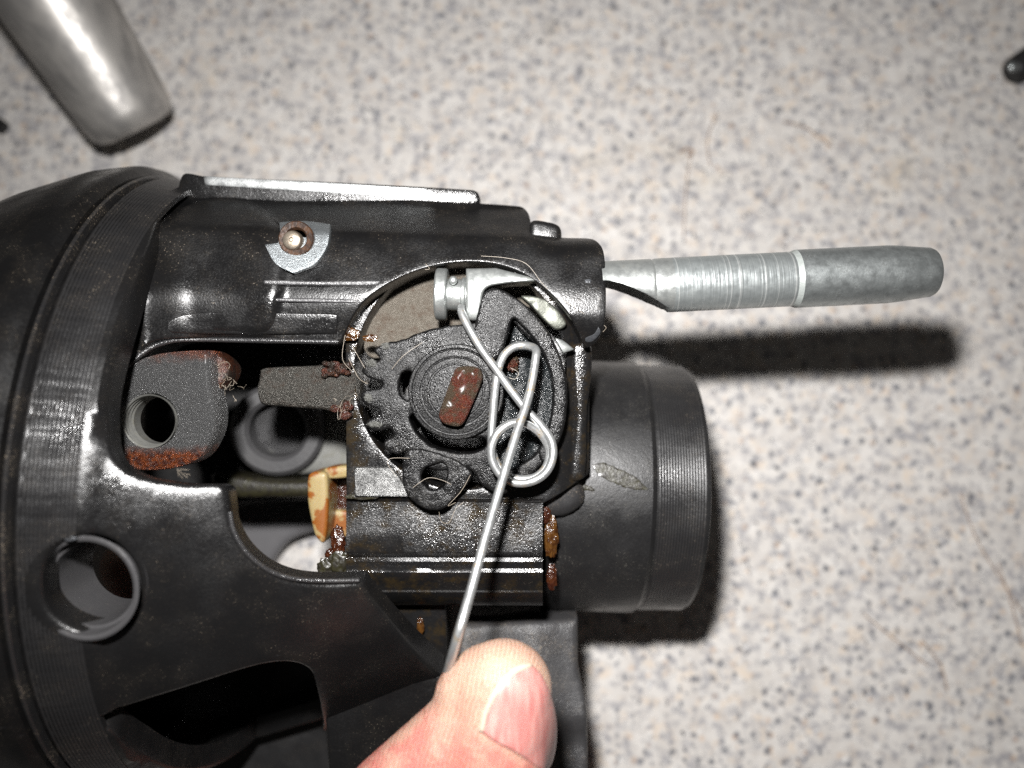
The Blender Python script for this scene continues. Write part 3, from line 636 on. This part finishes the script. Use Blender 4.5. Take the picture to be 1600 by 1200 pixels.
lathe('head_disc', [(-1.2, 4.4), (-1.1, 4.9), (-.8, 5.15), (.9, 5.15), (1.2, 4.9), (1.3, 4.4)], hd, hx, M['zincraw'], RD, n=56)
lathe('neck', [(1, 3.1), (5.6, 3.1), (5.7, 3.3)], hd, hx, M['zincraw'], RD, n=40)
lathe('neck_ring', [(3.9, 3.1), (4.1, 3.45), (4.6, 3.5), (4.9, 3.2)], hd, hx, M['zincraw'], RD, n=40, caps=False)
relief('lock_block', cr([(728, 419, 'c'), (775, 418, 'c'), (850, 438, 'c'), (800, 441, 'c'), (768, 446), (758, 452), (754, 462), (750, 496), (745, 500), (732, 499), (728, 490, 'c')]), Flat(lambda x, y: 2.2-.045*(y-16.5)**2), 7, r=.6, res=.9, mat=M['zincraw'], parent=RD)
blob('rivet', P(708, 438, .9), .85, M['zincraw'], RD, (1, 1, .8), .05, 1, 3)
relief('rack_edge', cr([(815, 462), (845, 465), (868, 480), (885, 505), (870, 515), (850, 500), (830, 478)]), Flat(-1.5), 3, r=.4, res=.8, mat=metal('dull_green_metal', (.08, .083, .07), .42, (.1, .1, .08), .6, .06, met=.6), parent=RD, rough=.2)
relief('rack_edge', cr([(866, 527, 'c'), (880, 532), (898, 546, 'c'), (880, 552, 'c')]), Flat(lambda x, y: -.3*(x-9)), 2, r=.3, res=.7, mat=M['zincraw'], parent=RD)

# ------------------------------------------------------------------ wire spring
wp = [(721, 480, 1.0), (722, 490, 2.0), (733, 513, 3.0), (752, 545, 3.4), (775, 577, 3.6), (800, 612, 3.8), (822, 640, 4.0), (845, 664, 4.2), (861, 688, 4.4), (864, 712, 4.6), (855, 736, 4.8), (835, 751, 5.0), (808, 755, 5.2), (784, 744, 5.4), (770, 722, 5.6), (768, 698, 5.7), (779, 675, 5.6), (801, 661, 5.3), (825, 664, 4.6), (846, 680, 3.8), (858, 704, 3.2), (853, 730, 3.1), (835, 746, 3.0), (808, 748, 3.0), (785, 736, 3.0), (771, 712, 3.0), (768, 680, 3.0), (770, 650, 3.0), (773, 615, 3.0), (778, 580, 2.8), (787, 556, 2.4), (803, 542, 2.0), (820, 540, 2.2), (833, 543, 3.2), (838, 549, 4.2), (837, 560, 5.0), (832, 592, 6.0), (824, 627, 7.5), (810, 668, 9.6), (795, 716, 12), (776, 780, 15), (757, 845, 18.5), (738, 915, 22), (718, 985, 25.5), (703, 1038, 23), (697, 1062, 18), (702, 1085, 14)]
V, F = tubegeo(smooth3([P(*p) for p in wp], 8), .81, 14)
wr = mk('spring_wire', [tuple(v) for v in V], F, M['wire'], angle=60)
tag(wr, 'bent silver spring wire with a round coil, over the gear, its end under the thumb', 'spring')

# ------------------------------------------------------------------ hand
import bmesh
bm = bmesh.new()
def capsule(a, b, ra_, rb_, n=10, flat=None):
    a, b = Vector(a), Vector(b)
    for i in range(n+1):
        t = i/n; c = a.lerp(b, t); r = ra_+(rb_-ra_)*t
        mat = Matrix.Translation(c)@Matrix.Diagonal((r, r, r*(flat or 1), 1))
        bmesh.ops.create_icosphere(bm, subdivisions=3, radius=1, matrix=mat)
ztc = 23.0
capsule(P(787, 1076, ztc), P(772, 1180, ztc), 8.3, 9.0, 8, .92)
capsule(P(772, 1180, ztc), P(720, 1330, ztc-3), 8.9, 11, 8, .95)
capsule(P(775, 1100, ztc-1), P(636, 1280, ztc-4), 7.6, 12.4, 12, .85)
capsule(P(758, 1066, ztc-1), P(738, 1088, ztc-2), 6.4, 6.6, 3)
capsule(P(700, 1300, ztc-4), (-18, -118, 2), 11.5, 16, 10)
capsule((-18, -118, 2), (-8, -165, -15), 16, 22, 8)
capsule((-45, -122, -50), (-8, -165, -26), 14, 24, 8, .7)
capsule((-8, -165, -18), (0, -260, -20), 26, 28, 10, .75)
capsule((-16, -122, -52), (-5, -165, -26), 14, 22, 8, .7)
for (p, q, r, w) in (((-62, -118, -62), (-88, -84, -64), (-104, -50, -62), 9.3), ((-46, -112, -56), (-64, -88, -68), (-76, -72, -68), 8.8), ((-26, -112, -58), (-38, -90, -70), (-46, -78, -70), 8.4), ((-6, -112, -58), (-14, -92, -70), (-20, -80, -71), 7.4)):
    capsule(p, q, w*1.12, w, 8); capsule(q, r, w, w*.86, 8)
me = bpy.data.meshes.new('hand'); bm.to_mesh(me); bm.free()
for v in me.vertices: v.co = (v.co.x*MM, v.co.y*MM, (v.co.z+CT)*MM)
hand = bpy.data.objects.new('hand', me); C.objects.link(hand)
md = hand.modifiers.new('r', 'REMESH'); md.mode = 'VOXEL'; md.voxel_size = .0009; md.use_smooth_shade = True
md = hand.modifiers.new('s', 'SMOOTH'); md.factor = .5; md.iterations = 14
dg = bpy.context.evaluated_depsgraph_get(); me2 = bpy.data.meshes.new_from_object(hand.evaluated_get(dg)); hand.modifiers.clear(); hand.data = me2; me2.name = 'hand'
me2.materials.clear(); me2.materials.append(M['skin']); me2.shade_smooth()
tag(hand, 'hand reaching in from below with its thumb pinning the end of the wire', 'hand')
PINV[hand.name] = Matrix.Identity(4)
# nail: curved plate wrapping the thumb's upper right side
nc = P(808, 1118, ztc)
from mathutils.bvhtree import BVHTree
bv = BVHTree.FromPolygons([v.co.copy() for v in me2.vertices], [tuple(p.vertices) for p in me2.polygons])
def hN(x, y):
    z = np.zeros(len(x))
    for i, (a, b) in enumerate(zip(x, y)):
        h = bv.ray_cast(Vector((a*MM, b*MM, .3)), Vector((0, 0, -1)))
        z[i] = (h[0].z/MM-CT if h[0] is not None and h[0].z > CT*MM else 14.0)
    return z
NO = cr([(751, 1140), (757, 1110), (772, 1082), (790, 1060), (808, 1046), (828, 1041), (846, 1055), (861, 1088), (870, 1128), (870, 1160), (864, 1190), (850, 1206), (822, 1188), (796, 1172), (770, 1158)])
lo, hi = Flat(30).px(NO).min(0), Flat(30).px(NO).max(0)
gx, gy = np.meshgrid(np.linspace(lo[0], hi[0], 26), np.linspace(lo[1], hi[1], 30)); gx = gx.ravel(); gy = gy.ravel(); gz = hN(gx, gy); ok = gz > 20
cxn, cyn = gx.mean(), gy.mean()
def basis(x, y):
    u = (x-cxn)/8; v = (y-cyn)/8
    return np.stack([np.ones_like(u), u, v, u*u, u*v, v*v, u**3, u*u*v, u*v*v, u**4, u*u*v*v], 1)
cf = np.linalg.lstsq(basis(gx[ok], gy[ok]), gz[ok], rcond=None)[0]
def nailz(x, y): return np.maximum(basis(x, y)@cf, hN(x, y))+.45
nl = relief('nail', NO, Flat(nailz), 1.0, r=.45, res=.6, mat=M['nail'], parent=hand)
sub(nl)
relief('nail_edge', cr([(749, 1142), (755, 1110), (770, 1080), (788, 1057), (806, 1042), (828, 1036), (832, 1042), (810, 1050), (794, 1064), (777, 1086), (763, 1112), (756, 1140)]), Flat(lambda x, y: nailz(x, y)+.08), .6, r=.15, res=.6, mat=M['nailedge'], parent=nl, rough=.06, wob=.25)

# ------------------------------------------------------------------ things on the counter
tb0 = P(200, 180, -78); tb1 = P(40, -70, -58)
tba = (tb1-tb0).normalized()
tub = lathe('metal_tube', [(-5.0, 1), (-4.8, 8), (-4, 11), (-2, 12.6), (1, 13.2), (5, 13.5), (80, 16.5), (80, 11)], tb0, tba, M['tube'], n=64)
tag(tub, 'dull grey metal tube lying on the counter at the upper left', 'tube')
tl = thing('tool_tip', 'black tool tip with a small silver glint, at the upper right edge of the counter', 'tool', P(1590, 110, -CT-12))
lathe('tip_sleeve', [(-1, 3.0), (0, 3.9), (1, 4.2), (30, 4.4), (60, 4.4)], P(1582, 112, ctz(96)+4.6), (.72, .5, 0), M['dark'], tl, n=40)
blob('tip_glint', P(1583, 104, ctz(96)+8.4), 1.5, M['zinc'], tl, (1, 1, .6), .05, 2, 3)  # silver blob added as the glint on the black tip
ex = lathe('dark_bolt', [(-.5, 1.2), (0, 2.1), (6, 2.3), (20, 2.3)], P(6, 200, ctz(80)+2.6), (-.8, .5, 0), M['dark'], n=32)
tag(ex, 'small dark bolt end on the counter at the left edge', 'bolt')
# stray fibres
V = []; F = []
def addf(pts, r, n=5):
    v, f = tubegeo(smooth3(pts, 6), r, n); b = len(V); V.extend([tuple(q) for q in v]); F.extend([tuple(i+b for i in g) for g in f])
zc = 0
for pts in ([(1062, 238), (1075, 232), (1083, 238), (1074, 244)], [(1080, 240), (1072, 290), (1068, 370)], [(1225, 190), (1260, 200), (1300, 230)], [(1560, 880), (1585, 960), (1598, 1010)], [(1350, 960), (1400, 1000), (1450, 1040)], [(1500, 770), (1530, 850), (1600, 960)], [(1440, 1000), (1470, 1040), (1480, 1080)], [(1120, 175), (1105, 220), (1110, 260)]):
    addf([P(x, y, ctz((600-y)/8*1.52)+.3) for x, y in pts], .2 if pts[0][0] != 1062 else .4)
o = mk('stray_hair', V, F, M['chair']); tag(o, 'fine brown hairs scattered over the speckled counter', None, 'stuff')
V = []; F = []
for pts in ([(752, 400, 4.5), (790, 403, 5), (822, 412, 5), (845, 440, 5), (856, 452, 4.4)], [(868, 462, 4), (905, 485, 3), (935, 508, 2)], [(938, 505, 1), (947, 512, 1), (938, 522, 0)],
            [(640, 716, 2), (612, 716, 2), (606, 725, 2), (620, 745, 1)], [(645, 762, 2), (668, 747, 2), (690, 750, 2), (705, 757, 2)], [(735, 742, 2), (720, 768, 2), (700, 790, 2), (712, 785, 1)], [(686, 800, 1), (690, 815, 0), (702, 816, 0), (712, 795, 0), (724, 785, 0)],
            [(545, 560, -1), (560, 590, 0), (575, 600, 1)], [(550, 540, 0), (570, 575, 1)], [(660, 535, 1.5), (630, 556, 2), (612, 577, 1)], [(798, 575, 0), (810, 582, 0), (805, 592, 0), (795, 590, 0)], [(540, 520, 1), (535, 560, 1), (550, 580, 1)], [(665, 412, 3.4), (671, 420, 3), (664, 421, 3)]):
    addf([P(*p) for p in pts], .034, 4)
for i in range(22):
    c = random.choice([(372, 590), (350, 580), (365, 612), (545, 640), (530, 625), (285, 742), (345, 600)]); z = 6 if c[0] < 400 else -1
    x, y = c[0]+random.gauss(0, 7), c[1]+random.gauss(0, 8)
    if c[0] == 285: y = c[1]+random.gauss(0, 3); z = 19
    pp = [(x, y, z)]
    for k in range(4): x += random.gauss(0, 5); y += random.gauss(0, 5); pp.append((x, y, z+random.gauss(0, .8)))
    addf([P(*p) for p in pp], .028, 4)
o = mk('lint', V, F, M['fibre']); tag(o, 'pale lint and loose fibres clinging to the gear and housing window', None, 'stuff')
